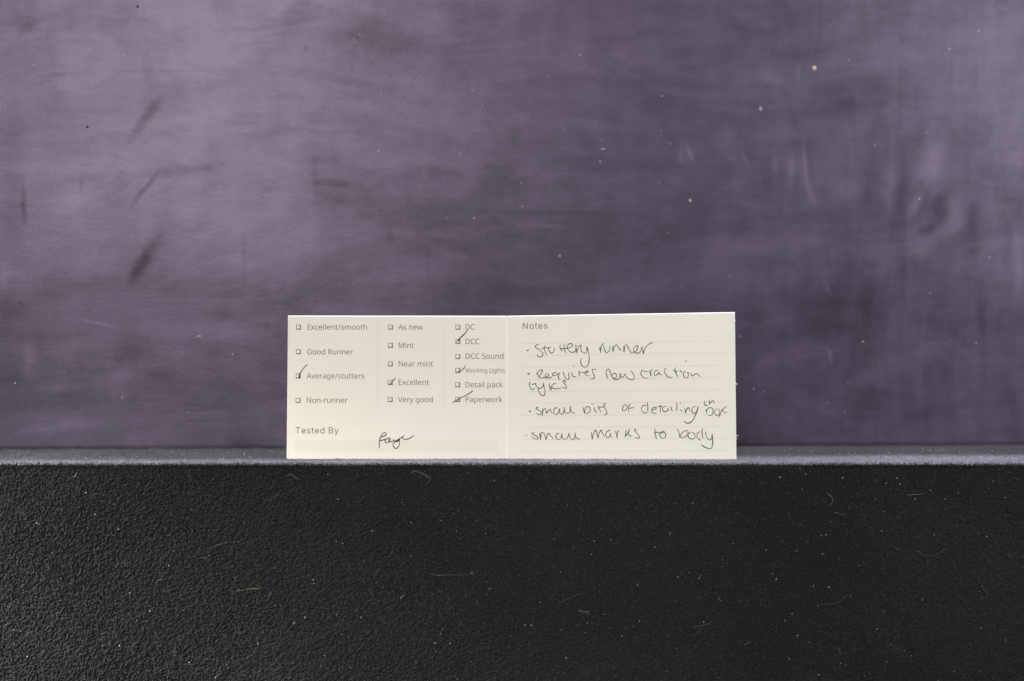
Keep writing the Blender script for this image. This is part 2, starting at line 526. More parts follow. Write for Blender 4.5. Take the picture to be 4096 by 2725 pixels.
# ------------------------------------------------------------------ folded card
LEAN = math.radians(4.5)
TURN = math.radians(1.4)            # the notes side swings a little towards the viewer
FB = px(2027.5, 1837, .7707)        # foot of the fold
FB.z = ZT + .0002
VV = Vector((0, math.sin(LEAN), math.cos(LEAN)))
UL = Vector((1, 0, 0))
UR = Vector((math.cos(TURN), -math.sin(TURN), 0))
NL = UL.cross(VV).normalized()
NR = UR.cross(VV).normalized()      # both point to the viewer
if NL.y > 0: NL = -NL
if NR.y > 0: NR = -NR


def on_l(x, y, lift=0.0): return on_plane(x, y, FB, NL) + NL * lift
def on_r(x, y, lift=0.0): return on_plane(x, y, FB, NR) + NR * lift


def paper(name, col, bump=.25):
    m, nt, b = new_mat(name)
    tc = nt.nodes.new('ShaderNodeTexCoord')
    n = noise_node(nt, tc.outputs['Object'], 60, 5, .6)
    v = map_range(nt, n.outputs['Fac'], .3, .7, .985, 1.015)
    s = nt.nodes.new('ShaderNodeVectorMath'); s.operation = 'SCALE'
    s.inputs[0].default_value = col
    nt.links.new(v, s.inputs['Scale']); nt.links.new(s.outputs[0], b.inputs['Base Color'])
    b.inputs['Roughness'].default_value = .75
    b.inputs['Specular IOR Level'].default_value = .25
    n2 = noise_node(nt, tc.outputs['Object'], 1800, 4, .65)
    bp = nt.nodes.new('ShaderNodeBump'); bp.inputs['Strength'].default_value = bump
    bp.inputs['Distance'].default_value = .0001
    nt.links.new(n2.outputs['Fac'], bp.inputs['Height']); nt.links.new(bp.outputs[0], b.inputs['Normal'])
    return m


M_CARD = paper('cream_card', CARD_COL)
M_CORE = paper('white_card_core', (.90, .89, .88))
M_FOLD = paper('cracked_fold', (.86, .84, .75))
M_STRIP = paper('printed_tint', STRIP_COL, .2)


def ink(name, col, vary, scale=2600):
    m, nt, b = new_mat(name)
    tc = nt.nodes.new('ShaderNodeTexCoord')
    n = noise_node(nt, tc.outputs['Object'], scale, 3, .6)
    v = map_range(nt, n.outputs['Fac'], .32, .68, 1 - vary, 1 + vary * 1.6)
    s = nt.nodes.new('ShaderNodeVectorMath'); s.operation = 'SCALE'
    s.inputs[0].default_value = col
    nt.links.new(v, s.inputs['Scale']); nt.links.new(s.outputs[0], b.inputs['Base Color'])
    b.inputs['Roughness'].default_value = .7
    b.inputs['Specular IOR Level'].default_value = .2
    return m


M_PRINT = ink('grey_print', PRINT_COL, .12)
M_RULE = ink('pale_rule', RULE_COL, .08)
M_PEN = ink('pencil_grey_ink', PEN_COL, .35, 1500)
M_TICK = ink('dark_ink', (.045, .036, .03), .3)

card = bpy.data.objects.new('info_card', None)
C.objects.link(card)
card.location = (FB.x, FB.y, ZT)
card.empty_display_size = .01
tag(card, 'cream folded card standing open with printed checklist and handwritten notes', 'card')
bpy.context.view_layer.update()


def child(name, me, mat, parent, label=None):
    o = link(name, me, mat)
    o.parent = parent
    base = parent.location if parent.parent is None else parent.parent.location
    if parent.parent is None:                       # panel of the card: mesh moved into the card's frame
        me.transform(Matrix.Translation(-Vector(base)))
    else:
        me.transform(Matrix.Translation(-Vector(base)))
    if label: o['label'] = label
    return o


TH = .00038


def panel(name, tl, tr, br, bl, n, side):
    """thin slab of card: printed face, slightly rounded white cut edges"""
    # in from the cut edge: top, outer side, foot (mm)
    up = (tl - bl).normalized(); rt = (tr - tl).normalized()
    it, io, ib = .00030, .00016, .00005
    li, ri = (io, 0) if side == 'l' else (0, io)
    NXX, NZZ = 24, 14
    def grid(a, b_, c, d, off, bow=True):
        vs = []
        for j in range(NZZ + 1):
            for i in range(NXX + 1):
                s, t = i / NXX, j / NZZ
                p = (d * (1 - s) + c * s) * (1 - t) + (a * (1 - s) + b_ * s) * t
                vs.append(p + n * off)
        return vs
    f = grid(tl - up * it + rt * li, tr - up * it - rt * ri, br + up * ib - rt * ri, bl + up * ib + rt * li, 0)
    k = grid(tl, tr, br, bl, -TH)
    nf = len(f)
    verts = f + k
    faces, mi = [], []
    w = NXX + 1
    for j in range(NZZ):
        for i in range(NXX):
            a = j * w + i
            faces.append((a, a + 1, a + w + 1, a + w)); mi.append(0)
            faces.append((nf + a, nf + a + w, nf + a + w + 1, nf + a + 1)); mi.append(0)
    ring = [i for i in range(NXX)] + [NXX + j * w for j in range(NZZ)] + \
           [NZZ * w + NXX - i for i in range(NXX)] + [(NZZ - j) * w for j in range(NZZ)]
    # middle ring: the cut edge leaves the face at a slant, then runs straight back
    mid0 = len(verts)
    for r in ring:
        verts.append(k[r] + n * (TH * .45))
    R = len(ring)
    for q in range(R):
        a, b_ = ring[q], ring[(q + 1) % R]
        ma, mb = mid0 + q, mid0 + (q + 1) % R
        faces.append((a, ma, mb, b_)); mi.append(1)
        faces.append((ma, nf + a, nf + b_, mb)); mi.append(1)
    me = mesh_from(name, verts, faces)
    me.materials.append(M_CARD); me.materials.append(M_CORE)
    me.polygons.foreach_set('material_index', np.array(mi, np.int32))
    bm = bmesh.new(); bm.from_mesh(me); bmesh.ops.recalc_face_normals(bm, faces=bm.faces); bm.to_mesh(me); bm.free()
    o = bpy.data.objects.new(name, me)
    C.objects.link(o)
    o.parent = card
    me.transform(Matrix.Translation(-card.location))
    return o


gap = 1.8
lp = panel('checklist_panel', on_l(1151.5, 1262.5), on_l(2027.6 - gap, 1263.5), on_l(2027.4 - gap, 1837), on_l(1146.6, 1836.5), NL, 'l')
rp = panel('notes_panel', on_r(2027.6 + gap, 1263.5), on_r(2939.8, 1248.5), on_r(2946, 1838.5), on_r(2027.4 + gap, 1837), NR, 'r')
lp['label'] = 'left panel with printed tick boxes and signature'
rp['label'] = 'right panel with ruled lines of handwriting'

# the fold: a low cracked ridge
vs, fs = [], []
ns = 40
for j in range(ns + 1):
    y = 1263.7 + (1837 - 1263.7) * j / ns
    x = 2027.6 - .2 * j / ns
    wob = random.uniform(-.5, .5)
    a = on_l(x - gap - 1.6 + wob, y, .00002); c_ = on_r(x + gap + 1.6 + wob, y, .00002)
    mid = (on_l(x, y, .00016))
    m1 = (on_l(x - gap * .6, y, .00013)); m2 = (on_r(x + gap * .6, y, .00013))
    bk = on_l(x, y, -TH)
    vs += [a, m1, mid, m2, c_, bk]
for j in range(ns):
    for k in range(6):
        k2 = (k + 1) % 6
        fs.append((j * 6 + k, j * 6 + k2, (j + 1) * 6 + k2, (j + 1) * 6 + k))
fs.append(tuple(range(6))); fs.append(tuple(ns * 6 + k for k in range(6))[::-1])
me = mesh_from('fold_crease', vs, fs)
bm = bmesh.new(); bm.from_mesh(me); bmesh.ops.recalc_face_normals(bm, faces=bm.faces); bm.to_mesh(me); bm.free()
child('fold_crease', me, M_FOLD, card, 'pale cracked fold line between the panels')

LIFT = .00004


def to_child(name, verts, faces, mat, parent, label=None):
    me = mesh_from(name, verts, faces)
    me.transform(Matrix.Translation(-card.location))
    o = link(name, me, mat)
    o.parent = parent
    if label: o['label'] = label
    return o


def quad(fn, pts, lift): return [fn(x, y, lift) for x, y in pts]


# ---- printed lettering: glyph outlines in thousandths of the type size
SANS={
' ':(209,''),
'-':(258,'32,184 32,246 226,246 226,184'),
'/':(298,'290,573 77,0 8,0 221,573'),
'A':(512,'437,0 368,177 141,177 73,0 0,0 224,575 289,575 512,0;282,415 279,424 274,438 269,455 263,473 259,489 255,500 251,484 247,468 242,452 238,438 234,425 230,415 165,241 346,241'),
'C':(507,'323,517 280,513 241,502 206,482 178,456 155,423 139,383 129,337 125,286 126,252 131,220 138,191 147,164 175,117 213,83 262,62 322,55 359,57 394,62 427,69 460,78 460,15 427,5 393,-2 356,-7 312,-8 270,-6 232,1 197,12 166,28 139,48 115,72 95,99 78,131 65,165 56,203 51,244 49,287 50,319 53,349 59,378 67,406 89,456 120,499 159,534 206,559 261,575 324,581 367,578 409,572 448,561 482,547 453,486 425,497 394,508 360,515'),
'D':(585,'536,292 534,246 528,203 516,165 501,131 481,100 457,74 430,51 399,33 364,18 325,8 283,2 237,0 78,0 78,573 254,573 296,571 335,565 371,555 404,540 434,523 460,501 483,475 502,446 517,413 528,377 534,336;460,289 459,326 454,359 446,388 435,415 404,457 361,487 308,505 244,511 150,511 150,62 228,62 282,65 329,76 369,94 402,119 428,151 446,190 457,236'),
'E':(446,'398,0 78,0 78,573 398,573 398,509 150,509 150,330 383,330 383,268 150,268 150,63 398,63'),
'G':(584,'326,302 524,302 524,22 478,8 431,-1 380,-6 323,-8 280,-6 241,1 205,12 173,28 145,47 120,71 98,98 81,130 67,164 57,202 51,243 49,286 51,330 58,370 69,407 84,442 104,473 127,500 154,524 186,544 220,560 259,571 300,578 346,581 392,578 437,572 478,561 516,547 489,484 457,497 421,508 382,515 342,517 309,515 278,510 250,501 225,489 181,455 150,409 139,382 131,353 126,321 124,286 126,253 130,222 137,193 146,166 175,119 216,84 241,71 270,62 303,56 340,55 375,56 404,59 429,63 452,68 452,238 326,238'),
'L':(420,'78,0 78,573 150,573 150,64 400,64 400,0'),
'M':(727,'330,0 142,502 139,502 140,484 142,461 143,435 144,407 144,377 144,347 144,0 78,0 78,573 184,573 361,103 364,103 544,573 650,573 650,0 578,0 578,352 578,380 579,408 580,435 581,460 583,482 584,501 581,501 390,0'),
'N':(610,'532,0 447,0 141,476 138,476 139,455 141,432 143,378 144,349 144,320 144,0 78,0 78,573 161,573 467,99 470,99 469,115 468,137 467,164 466,193 465,223 464,249 464,573 532,573'),
'P':(485,'229,573 282,570 326,562 363,548 393,528 415,504 431,475 441,442 444,404 441,370 433,336 417,306 395,278 364,255 324,238 275,227 216,223 150,223 150,0 78,0 78,573;223,511 150,511 150,285 208,285 258,288 298,296 330,311 352,334 365,363 370,401 361,449 334,484 289,504'),
'R':(499,'236,573 301,568 353,555 393,532 422,500 439,460 444,410 440,368 427,334 408,306 385,285 358,269 330,257 487,0 403,0 264,237 150,237 150,0 78,0 78,573;232,510 150,510 150,298 236,298 296,304 338,325 362,359 370,407 366,440 355,467 336,486 310,500 275,507'),
'S':(440,'403,153 396,106 378,66 348,35 307,11 257,-3 198,-8 167,-7 137,-5 109,-1 83,4 61,11 41,19 41,88 73,76 113,65 156,57 201,55 240,57 273,66 298,79 316,98 327,120 330,147 327,173 318,194 302,213 277,230 242,247 196,265 161,279 131,294 106,311 85,330 69,351 57,375 50,403 48,435 54,477 71,513 99,542 136,563 180,576 231,581 276,578 318,572 355,562 389,549 366,487 336,499 302,508 266,515 229,517 196,515 169,507 148,494 133,478 124,457 121,434 124,407 133,386 149,367 172,351 204,335 246,318 293,299 332,279 362,255 385,228 398,194'),
'V':(481,'481,573 277,0 204,0 0,573 75,573 204,205 213,182 220,160 226,139 231,119 236,100 241,80 245,100 250,119 255,140 262,161 269,183 277,207 405,573'),
'W':(746,'735,573 583,0 510,0 399,375 394,392 389,410 384,427 380,443 376,458 373,471 371,481 370,488 369,481 367,471 364,458 361,443 352,409 348,391 342,373 234,0 161,0 10,573 85,573 174,223 179,205 183,186 187,169 190,151 194,134 196,118 199,102 201,87 204,103 206,119 210,137 213,154 218,173 222,191 227,209 232,227 333,573 407,573 512,225 518,206 523,187 527,169 532,151 535,133 538,117 544,87 547,107 550,129 555,151 560,175 566,199 572,224 660,573'),
'a':(450,'231,437 268,435 299,428 326,418 347,403 376,358 385,293 385,0 334,0 320,61 317,61 298,40 279,22 258,9 234,-1 206,-6 172,-8 136,-5 103,6 75,23 55,48 41,80 37,119 50,176 87,219 116,234 152,245 194,253 243,257 316,259 316,285 310,330 293,359 265,375 227,380 194,378 163,370 133,359 106,347 84,400 115,414 151,426 190,434;252,208 184,200 141,182 118,155 110,119 115,87 132,66 157,53 188,49 238,56 279,79 306,117 315,172 315,210'),
'c':(385,'241,-8 187,-2 139,15 99,45 69,87 58,114 50,143 46,176 44,213 46,250 51,284 59,315 71,342 102,385 142,415 191,432 245,438 278,436 309,431 336,424 358,415 337,356 316,363 292,370 267,374 244,376 204,371 172,358 148,335 131,303 120,263 117,213 120,166 131,126 148,94 172,71 202,58 240,53 273,55 302,60 328,68 351,78 351,15 328,5 304,-2 275,-7'),
'd':(493,'221,-8 182,-5 148,6 118,23 92,48 71,79 56,117 47,162 44,214 47,266 56,311 71,350 93,381 119,406 149,424 183,434 221,438 253,436 280,429 303,420 323,407 340,391 354,374 359,374 358,387 356,405 355,424 354,438 354,609 425,609 425,0 368,0 358,58 354,58 340,40 323,24 303,11 279,1 252,-6;232,51 290,60 328,88 348,135 355,200 355,213 354,251 349,284 340,313 329,336 291,369 231,379 181,368 146,334 133,309 124,281 119,249 117,213 119,176 124,144 133,116 146,93 181,61'),
'e':(452,'234,438 286,432 329,414 364,385 390,346 406,299 411,244 411,201 117,201 127,137 154,90 197,62 254,52 293,54 327,60 359,69 392,82 392,20 359,8 327,-1 292,-6 251,-8 194,-2 143,17 101,48 70,91 59,117 51,146 46,177 44,212 46,246 50,277 57,306 68,333 96,378 134,411 181,431;233,380 188,372 154,348 130,309 119,257 338,257 335,292 326,322 312,346 292,364 266,376'),
'g':(493,'221,438 261,434 297,422 329,402 355,373 359,373 369,430 425,430 425,-7 420,-63 404,-109 378,-146 341,-172 293,-187 233,-192 188,-191 147,-186 110,-177 78,-165 78,-100 111,-114 149,-125 191,-132 237,-134 286,-126 324,-101 347,-63 355,-13 355,4 355,16 356,32 357,47 358,57 354,57 329,28 299,8 263,-4 221,-8 182,-4 147,7 117,25 91,51 70,83 56,121 47,164 44,214 47,263 56,306 70,344 91,377 117,404 147,423 181,434;230,379 197,374 169,359 147,336 130,303 120,262 117,213 119,176 124,143 134,115 146,92 182,60 232,50 262,52 288,58 309,69 326,85 340,105 349,131 354,161 356,197 356,214 353,267 343,309 326,340 302,362 270,374'),
'h':(496,'139,431 138,415 138,399 136,384 135,370 140,370 155,391 174,407 196,420 221,429 247,435 273,437 321,433 360,421 391,400 413,370 426,330 431,280 431,0 361,0 361,275 355,321 338,353 308,372 265,379 222,374 189,360 166,338 150,308 142,269 139,222 139,0 68,0 68,609 139,609'),
'i':(207,'139,430 139,0 68,0 68,430;104,591 119,588 133,580 142,566 145,546 142,526 133,512 119,504 104,501 88,504 75,512 66,526 63,546 66,566 75,580 88,588'),
'k':(428,'138,291 138,276 137,257 135,221 138,221 144,229 152,240 172,264 181,276 189,285 326,430 409,430 235,246 421,0 336,0 187,200 138,158 138,0 68,0 68,609 138,609'),
'l':(207,'139,0 68,0 68,609 139,609'),
'm':(750,'540,438 603,429 649,401 665,379 676,352 683,319 685,280 685,0 615,0 615,277 610,321 594,353 567,372 528,379 474,369 438,342 418,298 411,237 411,0 342,0 342,277 339,308 332,333 320,353 303,367 281,376 253,379 215,374 185,360 164,338 150,308 141,269 139,223 139,0 68,0 68,430 125,430 136,371 140,371 155,392 173,409 194,422 217,431 241,436 266,438 312,433 349,420 378,398 398,366 402,366 427,398 461,420 499,433'),
'n':(496,'275,438 311,436 343,429 369,417 391,401 409,379 421,352 428,319 431,280 431,0 361,0 361,275 355,321 338,353 308,372 265,379 204,368 166,338 146,289 139,223 139,0 68,0 68,430 125,430 136,371 140,371 156,392 175,409 198,422 222,431 248,436'),
'o':(485,'442,216 438,165 428,121 411,82 388,51 359,25 324,7 285,-4 241,-8 200,-4 163,7 129,25 100,51 77,82 59,121 48,165 44,216 46,250 50,282 58,310 68,336 97,380 137,412 186,431 244,438 299,431 347,412 387,380 417,336 428,310 436,282 440,250;117,216 120,169 130,128 147,95 172,71 203,56 243,51 282,56 314,71 339,95 356,128 366,169 369,216 365,263 355,303 338,335 314,359 282,374 242,379 185,368 147,335 134,311 124,284 119,252'),
'p':(493,'273,438 310,434 344,424 374,407 401,383 422,351 437,313 446,268 449,216 448,181 444,148 437,119 427,93 401,49 365,17 322,-2 272,-8 241,-6 213,1 190,11 170,24 153,38 139,55 134,55 136,39 137,20 138,1 139,-16 139,-192 68,-192 68,430 126,430 136,371 139,371 153,389 170,405 189,419 213,429 240,436;260,379 221,374 190,362 167,342 152,313 142,275 139,229 139,216 142,167 150,126 165,93 188,70 220,55 261,51 297,56 326,72 348,98 364,131 373,171 376,217 374,252 369,283 360,310 348,334 311,367'),
'r':(331,'269,438 281,438 295,437 308,435 319,433 310,368 299,370 287,372 275,373 264,374 240,371 217,363 195,351 176,334 161,313 149,289 141,261 139,229 139,0 68,0 68,430 126,430 134,351 137,351 152,374 170,395 191,413 214,426 240,435'),
's':(384,'348,119 343,80 327,49 302,24 268,6 226,-4 176,-8 135,-6 99,-1 68,8 42,19 42,83 70,71 104,60 141,52 178,49 224,53 256,66 274,86 280,112 278,128 271,141 259,154 239,167 212,180 174,196 135,212 103,228 76,245 57,266 45,292 41,324 52,372 85,408 109,421 137,430 168,436 202,438 240,436 275,430 308,421 339,409 315,353 287,363 258,372 228,378 197,380 159,377 131,366 114,350 108,328 111,312 119,298 133,286 154,274 182,261 219,246 257,231 289,215 314,197 333,176 344,150'),
't':(290,'212,50 228,50 245,53 260,55 272,59 272,5 258,0 240,-4 219,-7 200,-8 167,-5 138,4 112,20 91,44 78,79 74,125 74,375 13,375 13,409 75,437 103,528 144,528 144,430 269,430 269,375 144,375 144,127 149,93 163,69 185,54'),
'u':(496,'427,430 427,0 370,0 359,57 356,57 340,36 321,20 298,8 273,-1 247,-6 220,-8 173,-4 134,8 103,29 81,59 68,99 63,148 63,430 135,430 135,153 141,108 158,76 188,57 230,51 273,55 306,69 330,91 345,121 354,160 357,206 357,430'),
'v':(407,'163,0 0,430 75,430 167,176 173,158 180,137 187,116 193,96 198,78 201,63 204,63 208,78 214,96 220,117 227,138 234,158 241,176 332,430 407,430 244,0'),
'w':(630,'346,243 341,260 336,276 331,292 328,308 324,322 321,335 318,347 316,357 313,357 311,347 308,335 305,322 302,307 298,292 294,275 289,259 284,242 207,1 127,1 9,431 82,431 141,201 147,178 153,154 158,131 163,109 167,90 169,73 172,73 175,84 178,97 185,128 189,144 193,160 197,175 201,188 277,431 354,431 428,188 434,169 440,149 446,129 451,109 455,90 457,74 460,74 463,89 466,108 471,129 477,153 483,177 489,201 549,431 621,431 502,1 419,1'),
'x':(424,'170,220 22,430 102,430 213,268 322,430 402,430 253,220 410,0 330,0 213,172 94,0 14,0'),
'y':(409,'1,430 76,430 169,185 177,164 184,144 191,124 196,105 201,86 205,68 209,68 215,91 224,121 234,153 245,186 333,430 409,430 224,-59 207,-97 188,-130 165,-156 138,-176 106,-188 67,-192 49,-192 34,-190 20,-188 9,-186 9,-130 19,-132 30,-133 43,-134 56,-135 79,-132 99,-126 116,-114 130,-99 142,-80 152,-59 174,-2'),
}
HEAD={
' ':(187,''),
'B':(456,'60,0 60,509 241,509 289,504 329,491 359,469 381,442 394,410 398,374 395,344 387,320 373,301 356,286 336,275 315,267 315,262 339,257 363,245 385,227 402,203 414,173 418,136 413,100 400,67 377,39 344,18 301,4 247,0;125,57 245,57 296,63 330,80 349,105 355,137 352,161 342,184 327,203 306,218 279,228 248,231 125,231;125,285 238,285 265,288 288,296 308,309 323,326 333,348 336,372 330,403 313,429 283,446 240,452 125,452'),
'N':(523,'60,0 60,509 136,509 343,183 352,169 363,151 375,130 388,107 401,82 414,55 405,54 402,81 401,108 400,134 399,157 399,178 399,195 399,509 463,509 463,0 387,0 202,290 190,310 177,331 164,354 148,381 108,452 119,454 122,384 123,354 124,328 125,307 125,291 125,0'),
'T':(448,'32,452 32,509 417,509 417,452 257,452 257,0 193,0 193,452'),
'd':(424,'195,-8 151,-2 111,16 79,45 55,84 39,133 34,189 39,245 55,293 79,332 112,361 151,378 196,384 228,381 253,373 272,360 287,346 298,331 306,319 311,319 311,509 372,509 372,0 313,0 313,59 307,59 298,46 287,31 272,17 252,4 227,-5;205,47 236,51 263,65 284,86 299,115 309,150 312,189 309,229 300,263 284,291 263,312 237,325 205,330 172,325 145,311 124,290 108,261 99,227 96,189 99,151 109,117 124,88 145,66 172,51'),
'e':(404,'212,-8 161,-2 117,16 82,46 56,85 40,132 34,187 39,242 55,290 81,329 115,359 157,378 205,384 236,382 266,374 294,361 319,341 341,315 357,282 368,242 371,194 371,169 75,169 75,221 338,221 310,202 307,237 298,269 283,294 263,314 237,326 205,330 173,326 146,313 125,294 109,270 99,241 96,211 96,178 100,139 110,106 128,80 151,61 179,50 212,46 234,48 254,53 271,61 285,73 297,88 306,105 365,91 353,63 335,39 311,19 283,4 249,-5'),
'o':(415,'207,-8 159,-2 117,16 82,46 56,85 40,133 34,187 40,243 56,291 82,330 117,360 159,378 207,384 256,378 299,360 333,330 359,291 376,243 381,187 376,133 359,85 333,46 299,16 256,-2;207,46 242,51 270,66 292,89 307,117 316,151 319,187 316,224 307,258 292,287 270,310 242,325 207,330 173,325 145,310 124,287 108,258 99,224 96,187 99,151 108,117 124,89 145,66 173,51'),
's':(365,'182,-8 145,-5 112,3 84,18 62,38 45,63 36,94 94,107 105,79 124,60 150,49 181,45 217,50 244,62 262,81 268,103 265,121 254,136 237,147 212,155 149,170 104,186 72,208 53,237 47,274 51,305 65,332 87,354 115,370 149,381 187,384 223,381 254,372 279,358 299,339 314,316 324,290 268,277 258,298 243,316 219,328 187,333 156,329 131,317 114,299 109,277 112,258 124,243 144,232 172,223 229,209 275,194 306,171 325,142 331,107 326,75 312,47 290,24 260,6 223,-5'),
't':(227,'204,379 204,327 6,327 6,379;65,471 126,471 126,98 128,76 136,61 150,53 170,50 177,50 185,51 194,52 202,54 213,2 203,-1 192,-3 180,-4 168,-4 125,2 92,21 72,52 65,93'),
'y':(389,'47,-139 61,-86 71,-87 88,-90 104,-89 118,-84 130,-74 141,-58 151,-36 163,-1 17,379 84,379 165,155 177,121 187,87 196,53 206,21 184,21 193,53 202,87 212,121 224,155 305,379 371,379 204,-58 191,-85 177,-107 159,-124 139,-136 117,-143 91,-145 77,-145 65,-143 54,-141'),
}



def lettering(font, text, x0, x1, base_l, base_r, capu, cap, fn, parent, what):
    """fill the glyph outlines and lay them on the panel between x0 and x1"""
    cu = bpy.data.curves.new('printed_text', 'CURVE')
    cu.dimensions = '2D'; cu.fill_mode = 'FRONT'
    pen = 0; lo, hi = 1e9, -1e9
    outl = []
    for ch in text:
        adv, data = font[ch]
        for s in data.split(';'):
            if not s: continue
            pts = [tuple(map(int, q.split(','))) for q in s.split()]
            pts = [(x + pen, y) for x, y in pts]
            lo = min(lo, min(p[0] for p in pts)); hi = max(hi, max(p[0] for p in pts))
            outl.append(pts)
        pen += adv * (1.07 if font is HEAD else 1.0) + (10 if font is HEAD else 0)
    for pts in outl:
        sp = cu.splines.new('POLY'); sp.points.add(len(pts) - 1)
        for p, (x, y) in zip(sp.points, pts):
            p.co = ((x - lo) / (hi - lo), y / capu, 0, 1)
        sp.use_cyclic_u = True
    o = bpy.data.objects.new('printed_text', cu)
    C.objects.link(o)
    bpy.context.view_layer.update()
    me = bpy.data.meshes.new_from_object(o.evaluated_get(bpy.context.evaluated_depsgraph_get()))
    bpy.data.objects.remove(o); bpy.data.curves.remove(cu)
    me.name = 'printed_text'
    for v in me.vertices:
        x = x0 + (x1 - x0) * v.co.x
        y = base_l + (base_r - base_l) * v.co.x - v.co.y * cap
        v.co = fn(x, y, LIFT) - card.location
    me.update()
    ob = link('printed_text', me, M_PRINT)
    ob.parent = parent
    ob['label'] = what
    return ob


for text, x0, base, x1 in [
    ('Excellent/smooth', 1229.8, 1319.2, 1467.9), ('Good Runner', 1228.7, 1418.1, 1412.5),
    ('Average/stutters', 1226.7, 1514.4, 1457), ('Non-runner', 1227.3, 1611.7, 1390),
    ('As new', 1593.4, 1319.2, 1691.2), ('Mint', 1595.3, 1392.3, 1655.5), ('Near mint', 1594.8, 1466.2, 1732.2),
    ('Excellent', 1594.8, 1540.5, 1716), ('Very good', 1592.3, 1608.9, 1730.9),
    ('DC', 1862.4, 1318.8, 1898.7), ('DCC', 1862.4, 1377, 1917.4), ('DCC Sound', 1862.4, 1435.6, 2013.8),
    ('Working Lights', 1862, 1490.6, 2019), ('Detail pack', 1862.4, 1549.7, 2011.5), ('Paperwork', 1862.4, 1608.5, 2009)]:
    cap = 17.2 if text == 'Working Lights' else 21.2
    lettering(SANS, text, x0, x1, base, base, 571, cap, on_l, lp, 'printed words ' + text)
lettering(HEAD, 'Tested By', 1182.2, 1354.6, 1734.1, 1734.1, 509, 24.5, on_l, lp, 'printed heading Tested By')
lettering(HEAD, 'Notes', 2091.3, 2189.6, 1316, 1314.4, 509, 23.7, on_r, rp, 'printed heading Notes')

# ---- check boxes (drop-shadow squares)
for x, y in [(1185, 1299.7), (1184, 1398), (1183.4, 1495), (1182.5, 1592.5),
             (1552.3, 1299.5), (1552, 1372.3), (1551.5, 1446.5), (1551.5, 1520.5), (1551.1, 1589.2),
             (1822, 1299.7), (1822, 1356.8), (1821.6, 1417), (1821.6, 1472), (1821.2, 1530), (1821.2, 1589)]:
    s = 19.5
    out = [(x, y), (x + s - 1.5, y), (x + s, y + 1.5), (x + s, y + s), (x + 1.5, y + s), (x, y + s - 1.5)]
    a, b_ = 2.2, 4.2
    inn = [(x + a, y + a), (x + s - b_, y + a), (x + s - b_, y + a), (x + s - b_, y + s - b_), (x + a, y + s - b_), (x + a, y + s - b_)]
    vs = quad(on_l, out + inn, LIFT)
    fs = [(i, (i + 1) % 6, 6 + (i + 1) % 6, 6 + i) for i in range(6)]
    to_child('checkbox', vs, fs, M_PRINT, lp)

# ---- divider rules, signature strip, ruled lines
for xt, xb in ((1511.4, 1510.4), (1775.3, 1775)):
    to_child('divider_line', quad(on_l, [(xt - .8, 1295), (xt + .8, 1295), (xb + .8, 1619), (xb - .8, 1619)], LIFT), [(0, 1, 2, 3)], M_RULE, lp)
to_child('signature_strip', quad(on_l, [(1178.6, 1761), (1990, 1761), (1990, 1809), (1178.3, 1809)], .00002), [(0, 1, 2, 3)], M_STRIP, lp)


def nz(x, y): return 2000 + x / 2.43, 1230 + y / 2.43


for a, b_ in [((218, 352), (2200, 325)), ((218, 470), (2200, 443)), ((220, 585), (2195, 562)), ((220, 703), (2195, 682)),
              ((218, 820), (2200, 800)), ((215, 935), (2205, 917)), ((215, 1052), (2205, 1042)), ((217, 1168), (2205, 1157)),
              ((217, 1285), (2210, 1273)), ((217, 1402), (2215, 1393))]:
    (xa, ya), (xb, yb) = nz(*a), nz(*b_)
    vs, fs = [], []
    x = xa
    while x < xb:
        ln = random.uniform(4, 26)
        x2 = min(x + ln, xb)
        t0, t1 = (x - xa) / (xb - xa), (x2 - xa) / (xb - xa)
        y0, y1 = ya + (yb - ya) * t0, ya + (yb - ya) * t1
        h = random.uniform(.6, 1.1)
        k = len(vs)
        vs += quad(on_r, [(x, y0 - h), (x2, y1 - h), (x2, y1 + h), (x, y0 + h)], LIFT)
        fs.append((k, k + 1, k + 2, k + 3))
        x = x2 + random.choice((0, .6, 1.2, 2.5, 5))
    to_child('ruled_line', vs, fs, M_RULE, rp)


# ---- handwriting
def smooth(pts, per=6):
    if len(pts) < 3: return pts
    P = [pts[0]] + list(pts) + [pts[-1]]
    out = []
    for i in range(1, len(P) - 2):
        p0, p1, p2, p3 = P[i - 1], P[i], P[i + 1], P[i + 2]
        for k in range(per):
            t = k / per
            out.append(tuple(.5 * (2 * b_ + (c - a) * t + (2 * a - 5 * b_ + 4 * c - d) * t * t + (3 * b_ - a - 3 * c + d) * t ** 3)
                             for a, b_, c, d in zip(p0, p1, p2, p3)))
    out.append(P[-2])
    return out


ink_step = [0]


